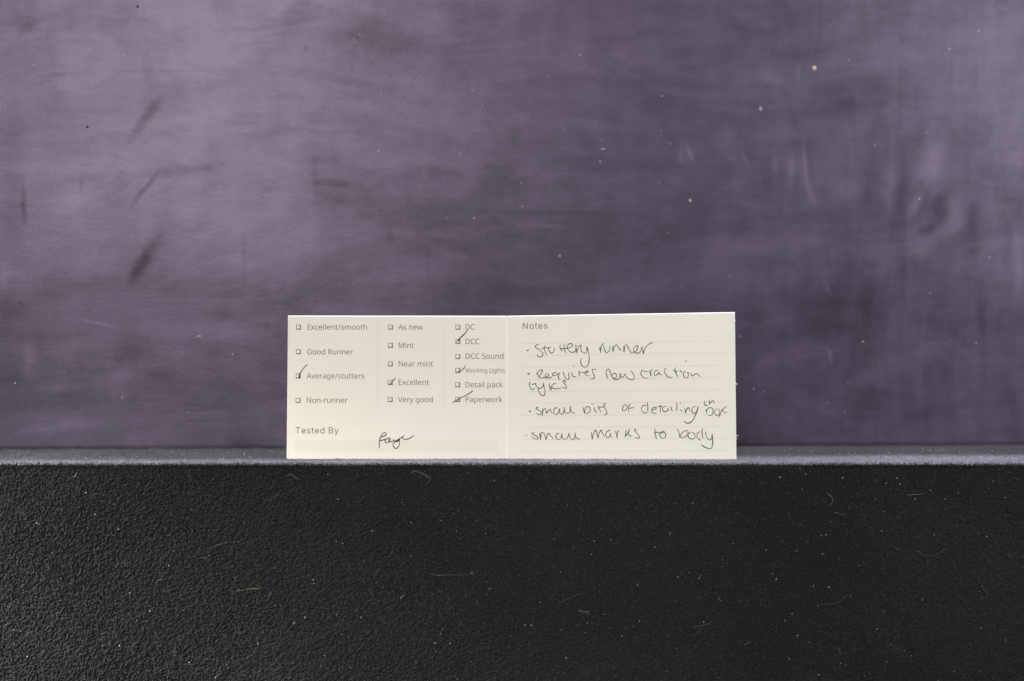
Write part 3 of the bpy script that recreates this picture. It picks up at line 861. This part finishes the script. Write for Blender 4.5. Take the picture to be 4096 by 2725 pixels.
def strokes(name, lst, ox, oy, s, fn, parent, mat, label):
    """lst: (half-width in photo px, points) ; one pen mark object"""
    vs, fs = [], []
    for hw, pts in lst:
        q = smooth([(ox + x / s, oy + y / s) for x, y in pts])
        n = len(q)
        ph = random.uniform(0, 6)
        base = len(vs)
        ink_step[0] += 1
        lift0 = LIFT + .000010 + .0000012 * (ink_step[0] % 24)
        run = 0
        tot = sum(math.dist(q[i], q[i + 1]) for i in range(n - 1)) or 1
        for i, p in enumerate(q):
            a, b_ = q[max(0, i - 1)], q[min(n - 1, i + 1)]
            d = math.hypot(b_[0] - a[0], b_[1] - a[1]) or 1
            nx_, ny2 = -(b_[1] - a[1]) / d, (b_[0] - a[0]) / d
            if i: run += math.dist(q[i - 1], p)
            end = min(1, .55 + run / 6, .40 + (tot - run) / 9)
            h = hw * end * (1 + .16 * math.sin(ph + run * .11) + .08 * math.sin(ph * 2 + run * .37))
            lift = lift0 + .000012 * i / n
            vs.append(fn(p[0] + nx_ * h, p[1] + ny2 * h, lift)); vs.append(fn(p[0] - nx_ * h, p[1] - ny2 * h, lift))
        for i in range(n - 1):
            fs.append((base + 2 * i, base + 2 * i + 1, base + 2 * i + 3, base + 2 * i + 2))
    return to_child(name, vs, fs, mat, parent, label)


def parse(txt, hw):
    out = []
    for line in txt.strip().splitlines():
        line = line.strip()
        if not line: continue
        w = hw
        if line[0] == '*':
            w, line = line[1:].split(':'); w = float(w)
        out.append((w, [tuple(float(c) for c in p.split(',')) for p in line.split()]))
    return out


S5 = 5.238
HW = PEN_HW
A = (2080, 1350); B = (2480, 1350); CC = (2080, 1560); D = (2480, 1560)
WORDS = [
 ('handwritten word stuttery', A, '''
*2.6:140,280 165,268 203,257
400,165 360,155 320,180 330,210 390,250 450,295 480,345 465,390 420,412 380,395 350,340
515,165 510,230 530,310 565,370
450,240 530,222 610,212 650,212
600,220 605,270 640,320 670,330 710,290 722,210
850,155 835,190 855,250 885,305
935,140 920,190 930,260 965,330
835,235 930,235 1020,225 1090,190 1100,150 1060,128 1010,150 990,200 1010,260 1060,305 1120,312 1160,280 1175,200 1172,150
1165,160 1180,250 1192,330 1200,270 1225,200 1265,165 1280,170 1275,230 1290,290 1340,330 1390,310 1400,250 1395,185
1395,185 1430,280 1448,400 1445,520 1410,600 1355,625 1300,590 1275,520 1285,430'''),
 ('handwritten word runner', A, '''
1665,205 1680,270 1692,325 1690,250 1705,180 1740,135 1765,128
1755,165 1760,230 1790,300 1820,322 1860,290 1885,220 1870,165
1955,165 1942,220 1950,295 1960,240 1990,180 2025,150 2050,190 2090,245 2135,275
2175,175 2178,310 2195,200 2220,155 2255,185 2295,270 2335,320 2385,318 2435,280 2465,210 2463,170 2425,180 2390,220 2380,270 2405,310 2455,330 2505,315 2535,260 2555,185
2555,185 2570,270 2588,345 2595,290 2635,210 2695,145 2735,122 2785,110'''),
 ('handwritten word requires', A, '''
*1.2:1100,592 1130,600 1155,606
*3:155,770 185,762 215,765
340,740 380,790 415,850 375,780 365,745 385,715 430,685 470,688 465,720 430,780 405,835 460,848 530,840 590,810 600,785 575,760 540,775 525,800 545,840 590,852 640,840 680,822
770,735 720,742 680,770 700,798 750,790 800,765 835,745 815,770 805,820 815,870 850,882
910,718 920,790 950,850 1000,878 1030,850 1025,790 1015,735
1085,730 1090,780 1120,820 1180,828
1235,705 1240,760 1258,830
1230,715 1290,735 1340,742 1400,738 1430,715 1415,698 1380,715 1360,750 1385,790 1450,803
1600,675 1550,668 1515,680 1530,740 1555,800 1555,850 1520,870 1480,862'''),
 ('handwritten word new', A, '''
1800,730 1815,800 1835,858 1815,790 1805,720 1825,675 1855,665 1880,700 1905,780 1945,860
1930,800 1960,755 2000,755 2025,790 2020,830 1985,855 1945,840 1970,875 2020,885 2070,865 2095,820 2110,760 2095,755
2095,755 2100,800 2140,835 2175,815 2200,765 2230,830 2280,870 2340,887 2380,875 2393,830 2370,760 2315,695'''),
 ('handwritten word traction', B, '''
490,680 455,700 438,760 465,815 530,850 600,855
485,725 530,710 600,722
620,690 635,760 650,815 640,740 655,690 685,670
800,685 750,700 715,750 730,795 780,780 815,735 840,770 890,792
980,660 940,665 928,710 960,780 1010,830 1060,842 1100,830
1175,640 1150,650 1160,720 1190,790 1215,832
1115,690 1170,712 1220,715
1250,675 1270,710 1305,738
1380,705 1340,730 1325,780 1345,830 1385,852 1420,830 1435,780 1415,735 1440,735
1465,735 1490,770 1510,808 1560,780 1605,755 1645,790 1690,832
*1.2:1365,505 1385,490 1405,512'''),
 ('handwritten word tyres', A, '''
205,930 195,990 215,1060 255,1100 310,1055
240,985 290,978 335,962 325,985 360,1040 420,1070 470,1040 492,985 490,945
490,945 505,1030 525,1130 515,1200 480,1225 430,1190 390,1120 380,1060
620,960 615,1020 650,1100 655,1040 690,980
*2.2:690,982 720,970 755,965
690,985 665,1020 685,1060 740,1080 810,1070 875,1045
965,940 940,905 910,905 920,950 960,1010 980,1050 955,1068 890,1035'''),
 ('handwritten word small on the third note', CC, '''
*2.0:185,465 215,430 205,450 235,470
385,365 350,370 338,390 390,425 440,470 430,505 390,517 340,490
470,395 468,470 465,540 475,470 495,400 525,390 545,440 553,490 590,440 635,400 650,460 690,500
790,380 750,375 715,410 705,460 735,510 780,505 820,450 835,390 825,430 840,490 870,510 905,490 925,430 930,360
930,360 930,420 950,475 1005,492 1045,450 1058,345 1060,420 1090,470 1160,490'''),
 ('handwritten word bits', CC, '''
1315,365 1335,430 1362,500 1355,440 1375,370 1420,350 1465,375 1468,440 1430,490 1380,490
1550,365 1570,430 1605,480
1490,298 1520,298 1550,297
1640,330 1660,400 1700,475
1640,365 1720,360 1775,358
1805,295 1765,295 1760,330 1790,400 1822,470 1805,515 1755,518'''),
 ('handwritten word of', D, '''
100,305 60,360 50,410 75,440 120,420 148,370 140,320 100,305
225,290 190,330 175,400 175,470
175,395 230,380 295,372'''),
 ('handwritten word detailing', D, '''
550,325 490,330 450,385 465,450 520,485 575,465
572,255 582,350 583,465
655,425 720,410 760,385 740,362 690,375 658,420 670,465 710,490 768,485
850,310 845,400 845,490
780,350 830,345 895,352
970,350 920,355 890,395 905,440 950,460 1000,425 1005,380 1005,415 1025,430
1075,350 1075,400 1105,450
*1.1:850,205 885,208
1192,260 1190,350 1190,445
1265,405 1280,440 1320,447
1265,258 1268,300
1355,375 1365,430 1370,490 1390,430 1430,370 1450,400 1475,450
1590,360 1540,355 1505,410 1525,480 1570,490 1610,440 1635,345
*2.0:1635,345 1620,430 1580,530 1520,640 1460,690 1400,695 1330,650'''),
 ('handwritten word in, squeezed above the word box', D, '''
1775,230 1765,290 1790,330 1820,315 1830,340
*1.4:1755,88 1775,65
1865,205 1870,250 1875,295 1900,260 1945,225 1965,250 1975,290'''),
 ('handwritten word box', D, '''
*2.4:1800,405 1815,450 1815,495
1815,495 1820,430 1860,380 1910,375 1950,420 1940,500 1890,540 1835,520
*0.8:1830,340 1835,390
*1.3:2040,395 1990,420 1985,490 2030,540 2075,520 2085,450 2070,405 2040,395
2235,345 2190,370 2130,440 2095,520 2070,580
2115,415 2160,440 2200,475 2250,465'''),
 ('handwritten word small on the last note', CC, '''
*2.2:122,970 150,938
305,890 255,905 250,920 320,955 375,990 370,1025 330,1035 280,1010 250,975
408,905 420,970 428,1045 435,970 450,905 490,900 525,960 540,1040 570,960 605,905 640,960 700,1020
820,910 780,920 750,970 770,1025 820,1038 860,990 880,920 880,970 910,1030 960,1030 1000,990 1028,900
1028,900 1035,960 1070,1030 1115,1045 1150,990 1155,895 1160,960 1200,1015 1265,1038'''),
 ('handwritten word marks', CC, '''
1500,880 1505,960 1515,1030 1530,960 1560,870 1580,838 1610,900 1635,1010 1650,930 1690,850 1705,845 1735,920 1780,975
1895,860 1850,850 1805,900 1795,960 1830,1000 1875,980 1895,900 1890,950 1945,1005
1995,855 2020,930 2035,1015 2035,940 2055,870 2090,850
2220,835 2215,920 2203,985 2245,920 2285,860 2300,820 2280,870 2275,930 2305,965 2355,965
2440,835 2400,835 2425,880 2480,940 2505,985 2485,1010 2405,1000'''),
 ('handwritten word to', D, '''
728,800 735,900 765,1035
715,890 790,890 870,900 930,890 910,870 860,890 832,940 860,990 910,1012 950,985 960,930 930,890'''),
 ('handwritten word body', D, '''
1195,820 1225,860 1245,950 1255,995 1265,960 1310,890 1380,850 1420,870 1420,930 1370,980 1310,998 1250,995
1480,885 1435,920 1430,980 1470,1020 1530,1030 1570,985 1560,920 1500,885
1685,875 1630,900 1612,960 1635,1020 1700,1060
1722,790 1722,900 1735,1030
1800,870 1800,940 1830,1020 1885,1048 1920,1010 1930,910
*2.0:1930,910 1940,1020 1940,1130 1920,1210 1875,1228 1790,1205 1700,1150'''),
]
for label, (ox, oy), txt in WORDS:
    strokes('handwriting', parse(txt, HW), ox, oy, S5, on_r, rp, M_PEN, label)

strokes('signature', parse('''
315,990 320,850 325,700 345,560 400,420 500,280 560,255 630,270 655,310 620,370 520,425 410,460
350,640 470,600 660,545 700,495 740,475
640,560 595,620 610,700 670,735 760,700 830,620 830,530 790,505 760,540 760,600 800,660 880,685 950,655 1000,600 1000,545
1000,545 1010,610 1060,665 1150,670 1240,600 1275,490
1275,490 1270,620 1270,780 1220,920 1110,995 1010,930 970,830 1000,740 1080,650 1200,580 1320,510 1430,440 1500,380
*1.3:1110,650 1180,640 1240,600
1500,380 1420,460 1430,520 1520,565 1650,550 1780,500 1880,430 1960,350''', 1.75), 1490, 1710, 11.785, on_l, lp, M_TICK, 'handwritten signature')

for label, ox, oy, txt in [
    ('long tick through the box beside Average/stutters', 1150, 1260, '''
*1.7:418,1040 350,1100 290,1185 255,1245 240,1300
*2.2:262,1245 258,1300 262,1330
*2.2:250,1290 238,1325 245,1335'''),
    ('tick across the box beside Excellent', 1150, 1480, '''
*1.5:2268,168 2200,235 2130,312
*1.2:2130,312 2185,300 2196,245'''),
    ('straight tick up from the box beside DCC', 1590, 1260, '''
*2.1:1472,322 1400,400 1300,500 1240,572
*1.6:1250,562 1300,520 1306,545'''),
    ('curved tick in the box beside Working Lights', 1590, 1260, '''
*1.8:1426,1063 1400,1110 1340,1160 1280,1195 1240,1208 1226,1198'''),
    ('long slanted stroke through the box beside Paperwork', 1590, 1480, '''
*1.7:1578,433 1510,490 1400,550 1290,605 1180,670 1148,697''')]:
    strokes('tick_mark', parse(txt, 1.6), ox, oy, S5, on_l, lp, M_TICK, label)

# frayed paper fibres on the cut edge at the right
for path in ([(2943, 1533), (2948, 1535.5), (2952, 1538)], [(2943, 1535), (2945, 1537), (2946, 1541)],
             [(2945, 1741), (2949, 1742), (2952.5, 1741)], [(2951.8, 1741), (2952, 1744), (2950, 1746)],
             [(2945, 1751), (2947, 1754), (2948, 1757)], [(2939, 1281), (2942, 1281.5), (2944.5, 1283)],
             [(2938, 1835), (2943, 1833), (2947, 1834)], [(2942, 1646), (2944.5, 1646), (2945, 1648)]):
    pts = [on_r(x, y, -TH * .3) for x, y in path]
    to_child('paper_burr', *tube(pts, .00012, .00005, 4), M_CORE, rp)

# ------------------------------------------------------------------ lint and dust
M_LW = plain('white_lint', (.21, .21, .22), .8, .3)
M_LYB = plain('yellow_crumb', (.45, .42, .28), .8, .3)
M_LG = plain('grey_lint', (.11, .11, .11), .8, .2)
M_LY = plain('yellow_lint', (.135, .125, .07), .8, .2)


def face(x, y): return px(x, y, .74925)


def lint(label, pts, r, mat, tuft=0):
    b_ = MB()
    q = smooth(pts, 5)
    b_.add(tube([face(x, y) + Vector((0, -.0003 * math.sin(i * .7) ** 2, 0)) for i, (x, y) in enumerate(q)], r * .85, r * .5, 4))
    for k in range(tuft):
        i = random.randrange(len(q))
        x, y = q[i]
        a = random.uniform(0, 6.28); l = random.uniform(8, 30)
        arc = random.uniform(-1, 1)
        p = [(x, y), (x + l * .5 * math.cos(a), y + l * .35 * math.sin(a)), (x + l * math.cos(a + arc), y + l * .7 * math.sin(a + arc))]
        b_.add(tube([face(*c_) + Vector((0, -random.random() * .0006, 0)) for c_ in smooth(p, 3)], r * .6, r * .35, 3))
    me = b_.mesh('lint_fibre')
    c0 = face(*pts[0])
    me.transform(Matrix.Translation(-c0))
    o = link('lint_fibre', me, mat)
    o.location = c0
    tag(o, label, 'lint', 'loose lint fibres on the felt')


F1, F2, F3 = .00008, .00012, .00016
for args in [
    ('yellow green tuft of lint lying flat on the left half of the felt', [(948, 2364), (990, 2358), (1035, 2353)], F2, M_LY, 10),
    ('short curved pale fibre just right of the yellow green tuft', [(1082, 2370), (1077, 2380), (1076, 2392)], F2, M_LW),
    ('small grey curl of lint left of the yellow green tuft', [(622, 2332), (632, 2322), (645, 2320), (652, 2316)], F2, M_LG),
    ('tiny bright straight sliver of lint below the card left panel', [(1485, 2123), (1497, 2125)], F3, M_LW),
    ('long thin wavy grey hair lying level in the middle of the felt', [(1725, 2298), (1760, 2302), (1800, 2300), (1850, 2301), (1895, 2296)], F1, M_LG, 3),
    ('faint long rising hair on the left of the felt', [(836, 2198), (865, 2182), (900, 2172), (960, 2166)], F1, M_LG),
    ('faint kinked grey hair under the rising hair', [(800, 2230), (820, 2236), (835, 2250)], F1, M_LG, 3),
    ('short pale slanted fibre near the bottom edge left of centre', [(860, 2712), (867, 2706), (873, 2695)], F2, M_LW),
    ('small pale dash of lint in the lower middle of the felt', [(1170, 2491), (1183, 2487)], F2, M_LW),
    ('hooked pale fibre in the lower middle of the felt', [(1602, 2396), (1608, 2386), (1616, 2384)], F2, M_LW),
    ('tangled grey knot of lint hanging just below the card fold', [(1652, 1884), (1680, 1890), (1705, 1902), (1722, 1916), (1706, 1935)], F1, M_LW, 7),
    ('small grey lint knot under the left end of the card', [(1060, 2004), (1080, 1998), (1100, 1985)], F1, M_LG, 6),
    ('pale lint knot right under the left panel near the felt edge', [(1140, 1906), (1158, 1900), (1176, 1906), (1190, 1920)], F1, M_LG, 6),
    ('bright forked bit of lint near the felt edge at far left', [(297, 1906), (303, 1902), (306, 1888)], F2, M_LW, 2),
    ('yellowish flat bit of lint at the far left of the felt', [(78, 2058), (92, 2052), (104, 2058)], F1, M_LY, 3),
    ('large C shaped grey curl of hair on the right of the felt', [(3308, 1975), (3324, 1985), (3331, 2000), (3326, 2015), (3312, 2024)], F1, M_LW),
    ('wavy tan fibre just below the C shaped curl', [(3335, 2050), (3352, 2053), (3366, 2060), (3384, 2055)], F2, M_LY),
    ('straight grey hair to the right of the C shaped curl', [(3630, 1980), (3660, 1979), (3694, 1976)], F1, M_LW),
    ('long sagging grey hair at the right of the felt', [(3664, 2202), (3680, 2210), (3700, 2224), (3736, 2222), (3762, 2208), (3780, 2192)], F1, M_LG),
    ('thin wavy grey hair left of the long sagging hair', [(3573, 2190), (3590, 2196), (3606, 2200)], F1, M_LG),
    ('curled yellow grey hair near the right edge of the felt', [(3930, 2340), (3932, 2356), (3945, 2364), (3950, 2380), (3940, 2392), (3928, 2386)], F1, M_LY, 3),
    ('short straight white fibre standing out in the middle of the felt', [(2794, 2318), (2806, 2298)], F2, M_LW),
    ('small white V shaped fibre below the straight white fibre', [(2873, 2386), (2876, 2398), (2888, 2404)], F2, M_LW),
    ('bright white bent fibre low in the middle of the felt', [(2318, 2436), (2325, 2444), (2350, 2448)], F2, M_LW, 4),
    ('yellowish hooked fibre low in the middle of the felt', [(2775, 2512), (2800, 2504), (2838, 2494), (2846, 2484)], F1, M_LY, 3),
    ('yellowish rising fibre low on the right of the felt', [(3300, 2418), (3335, 2414), (3370, 2398), (3388, 2380)], F1, M_LY, 2),
    ('long faint rising hair low in the middle of the felt', [(2240, 2412), (2280, 2392), (2310, 2378), (2338, 2372)], F1, M_LG),
    ('drooping wavy grey hair near the bottom right of the felt', [(3560, 2575), (3575, 2590), (3596, 2598), (3606, 2612)], F1, M_LG, 2),
    ('short wavy pale fibre left of the drooping wavy hair', [(3348, 2590), (3356, 2598), (3362, 2616)], F1, M_LW),
    ('pale slanted fibre near the bottom middle of the felt', [(2975, 2578), (2990, 2574), (3002, 2566)], F1, M_LW),
    ('small curly grey fibre under the notes panel', [(2395, 2126), (2406, 2116), (2418, 2122), (2430, 2114)], F1, M_LG),
    ('short pale upright fibre at the far right bottom of the felt', [(4018, 2552), (4022, 2562), (4022, 2572)], F1, M_LW),
]:
    lint(*args)

# yellowish fluff caught on the top at the right, behind the edge
for label, x0, x1, n, dist in [('yellowish fluff on top of the block near the right end', 3790, 3870, 12, .80),
                               ('thin pale fluff on top of the block right of the card', 3735, 3785, 6, .81),
                               ('small yellow speck of fluff on top of the block at far right', 3985, 4010, 5, .795)]:
    b_ = MB()
    for k in range(n):
        x = random.uniform(x0, x1)
        p = Vector(((x - 2048) * K * dist, dist + random.uniform(-.006, .006), ZT + .0003))
        d = Vector((random.gauss(0, 1), random.gauss(0, .6), abs(random.gauss(0, .7)))).normalized() * random.uniform(.001, .0035)
        w = Vector((random.gauss(0, 1), random.gauss(0, 1), abs(random.gauss(0, 1)))) * .0007
        b_.add(tube([p, p + d * .4 + w, p + d], .00007, .00004))
    me = b_.mesh('lint_fluff')
    c0 = Vector(((x0 - 2048) * K * dist, dist, ZT)); me.transform(Matrix.Translation(-c0))
    o = link('lint_fluff', me, M_LY if 'yellow' in label else M_LW); o.location = c0
    tag(o, label, 'lint', 'fluff on the block top')


def speck(p, r, flat, n):
    """small irregular grain"""
    bm = bmesh.new()
    bmesh.ops.create_icosphere(bm, subdivisions=1, radius=1)
    vs = [p + Vector((v.co.x * r * random.uniform(.7, 1.2), v.co.y * r * flat, v.co.z * r * random.uniform(.7, 1.2))) for v in bm.verts]
    fs = [tuple(v.index for v in f.verts) for f in bm.faces]
    bm.free()
    return vs, fs


# dust grains sunk in the nap
d1, d2 = MB(), MB()
for x, y, r in [(600, 2444, 4.5), (380, 2058, 4), (455, 2017, 3), (2100, 2500, 4), (1740, 2572, 5), (2124, 2502, 4), (3120, 1909, 4.5),
                (3370, 1911, 5), (3660, 1997, 4), (3588, 1913, 4), (3315, 2350, 5), (2550, 2340, 4), (3105, 2318, 4.5), (1253, 2320, 4),
                (1219, 2470, 4.5), (1178, 2494, 4), (1032, 2576, 3.5), (756, 2651, 4.5), (478, 2583, 4), (520, 2372, 4), (110, 2628, 4),
                (1444, 2470, 4), (1801, 2574, 4), (2488, 2544, 4), (2246, 2520, 3.5), (3508, 2516, 4), (3690, 2400, 4), (2265, 2632, 4),
                (3190, 2543, 4.5), (2376, 2164, 3.5), (2620, 2190, 3.5), (3290, 2217, 4), (4020, 1990, 3.5), (3737, 2139, 3.5), (1943, 2135, 3)]:
    d1.add(speck(face(x, y), r * K * .75 * .66, .6, 0))
for i in range(1300):
    x = random.uniform(-60, 4150); y = random.uniform(1866, 2760)
    if x < 1100 and random.random() < .5: continue
    r = random.choice((1.0, 1.2, 1.5, 1.8, 2.4))
    (d1 if random.random() < .2 else d2).add(speck(face(x, y) + Vector((0, random.uniform(-.0001, .0002), 0)), r * K * .75, .6, 0))
# short stray hairs in the nap
for i in range(2200):
    x = random.uniform(900, 4150) if random.random() < .8 else random.uniform(-40, 900)
    y = random.uniform(1862, 2760)
    a = random.uniform(0, 6.28); l = random.uniform(5, 20); arc = random.uniform(-1.2, 1.2)
    p = [(x, y), (x + l * .5 * math.cos(a), y + l * .5 * math.sin(a)), (x + l * math.cos(a + arc) * .9, y + l * math.sin(a + arc) * .9)]
    d2.add(tube([face(*c_) for c_ in smooth(p, 3)], random.uniform(.00005, .00009), .00003))
# lint on the top behind the edge
for i in range(500):
    dist = .755 + random.random() * .085
    x = random.uniform(-.28, .28)
    d2.add(speck(Vector((x, dist, ZT + .0002)), random.uniform(.0001, .00025), 1, 0))
    if i % 3 == 0:
        d1.add(speck(Vector((x + .01, dist, ZT + .0002)), random.uniform(.0001, .0003), 1, 0))
o = link('pale_dust', d1.mesh('pale_dust'), plain('pale_dust', (.36, .36, .36), .8, .3)); tag(o, kind='stuff')
o = link('grey_dust', d2.mesh('grey_dust'), plain('grey_dust', (.072, .072, .074), .8, .3)); tag(o, kind='stuff')

# dust sticking to the backdrop
d3, d4 = MB(), MB()
for x, y, r in [(1437, 139, 4), (497, 219, 4), (133, 262, 6), (1890, 362, 6), (1514, 604, 5), (1895, 873, 5), (2321, 220, 5), (2648, 384, 5),
                (3798, 197, 5), (3914, 126, 6), (2400, 647, 4.5), (2088, 826, 4), (3677, 796, 5), (489, 1591, 5), (60, 1534, 5),
                (930, 1418, 6), (3451, 1367, 6), (3958, 1032, 4), (3015, 1556, 5), (3904, 1372, 4), (3391, 1533, 3.5), (2239, 1024, 6),
                (2680, 575, 4), (406, 1191, 3), (1418, 170, 3.5), (1930, 425, 3), (3395, 240, 3), (2635, 735, 3), (3500, 582, 3), (752, 1648, 3.5),
                (1082, 940, 3), (757, 1696, 3), (2960, 1346, 4), (2085, 733, 3.5), (3720, 1172, 3)]:
    d3.add(speck(on_plane(x, y, BP0, BN) + BN * .0001, r * K * .85 * .8, .5, 0))
d3.add(speck(on_plane(3042, 436, BP0, BN), 9 * K * .85, .5, 0))
for pth in ([(1839, 625), (1846, 606)], [(2405, 599), (2419, 595)], [(788, 1346), (806, 1344)]):
    d3.add(tube([on_plane(x, y, BP0, BN) + BN * .0001 for x, y in pth], .00025, .0002))
for i in range(40):
    x, y = random.uniform(-30, 4130), random.uniform(-30, 1790)
    d3.add(speck(on_plane(x, y, BP0, BN), random.uniform(1.2, 2.4) * K * .85, .5, 0))
o = link('backdrop_dust', d3.mesh('backdrop_dust'), plain('backdrop_dust', (.30, .285, .31), .8, .3)); tag(o, kind='stuff')
crumbs = [(3256, 274, 10, 'larger yellowish crumb stuck high on the backdrop at the right'),
          (2760, 803, 6, 'smaller yellowish crumb stuck on the backdrop above the card')]
for x, y, r, lab in crumbs:
    v, f_ = speck(Vector((0, 0, 0)), r * K * .85, .6, 0)
    o = link('dust_crumb', mesh_from('dust_crumb', v, f_), M_LYB); o.location = on_plane(x, y, BP0, BN) + BN * .0001
    tag(o, lab, 'crumb')
for x, y, r, lab in [(551, 28, 6, 'black speck on the backdrop close to the top edge'), (349, 508, 6.5, 'black speck on the backdrop left of the dark slanted rub')]:
    v, f_ = speck(Vector((0, 0, 0)), r * K * .85, .5, 0)
    o = link('dark_speck', mesh_from('dark_speck', v, f_), plain('black_speck', (.01, .01, .01), .8, .2)); o.location = on_plane(x, y, BP0, BN) + BN * .0001
    tag(o, lab, 'speck')
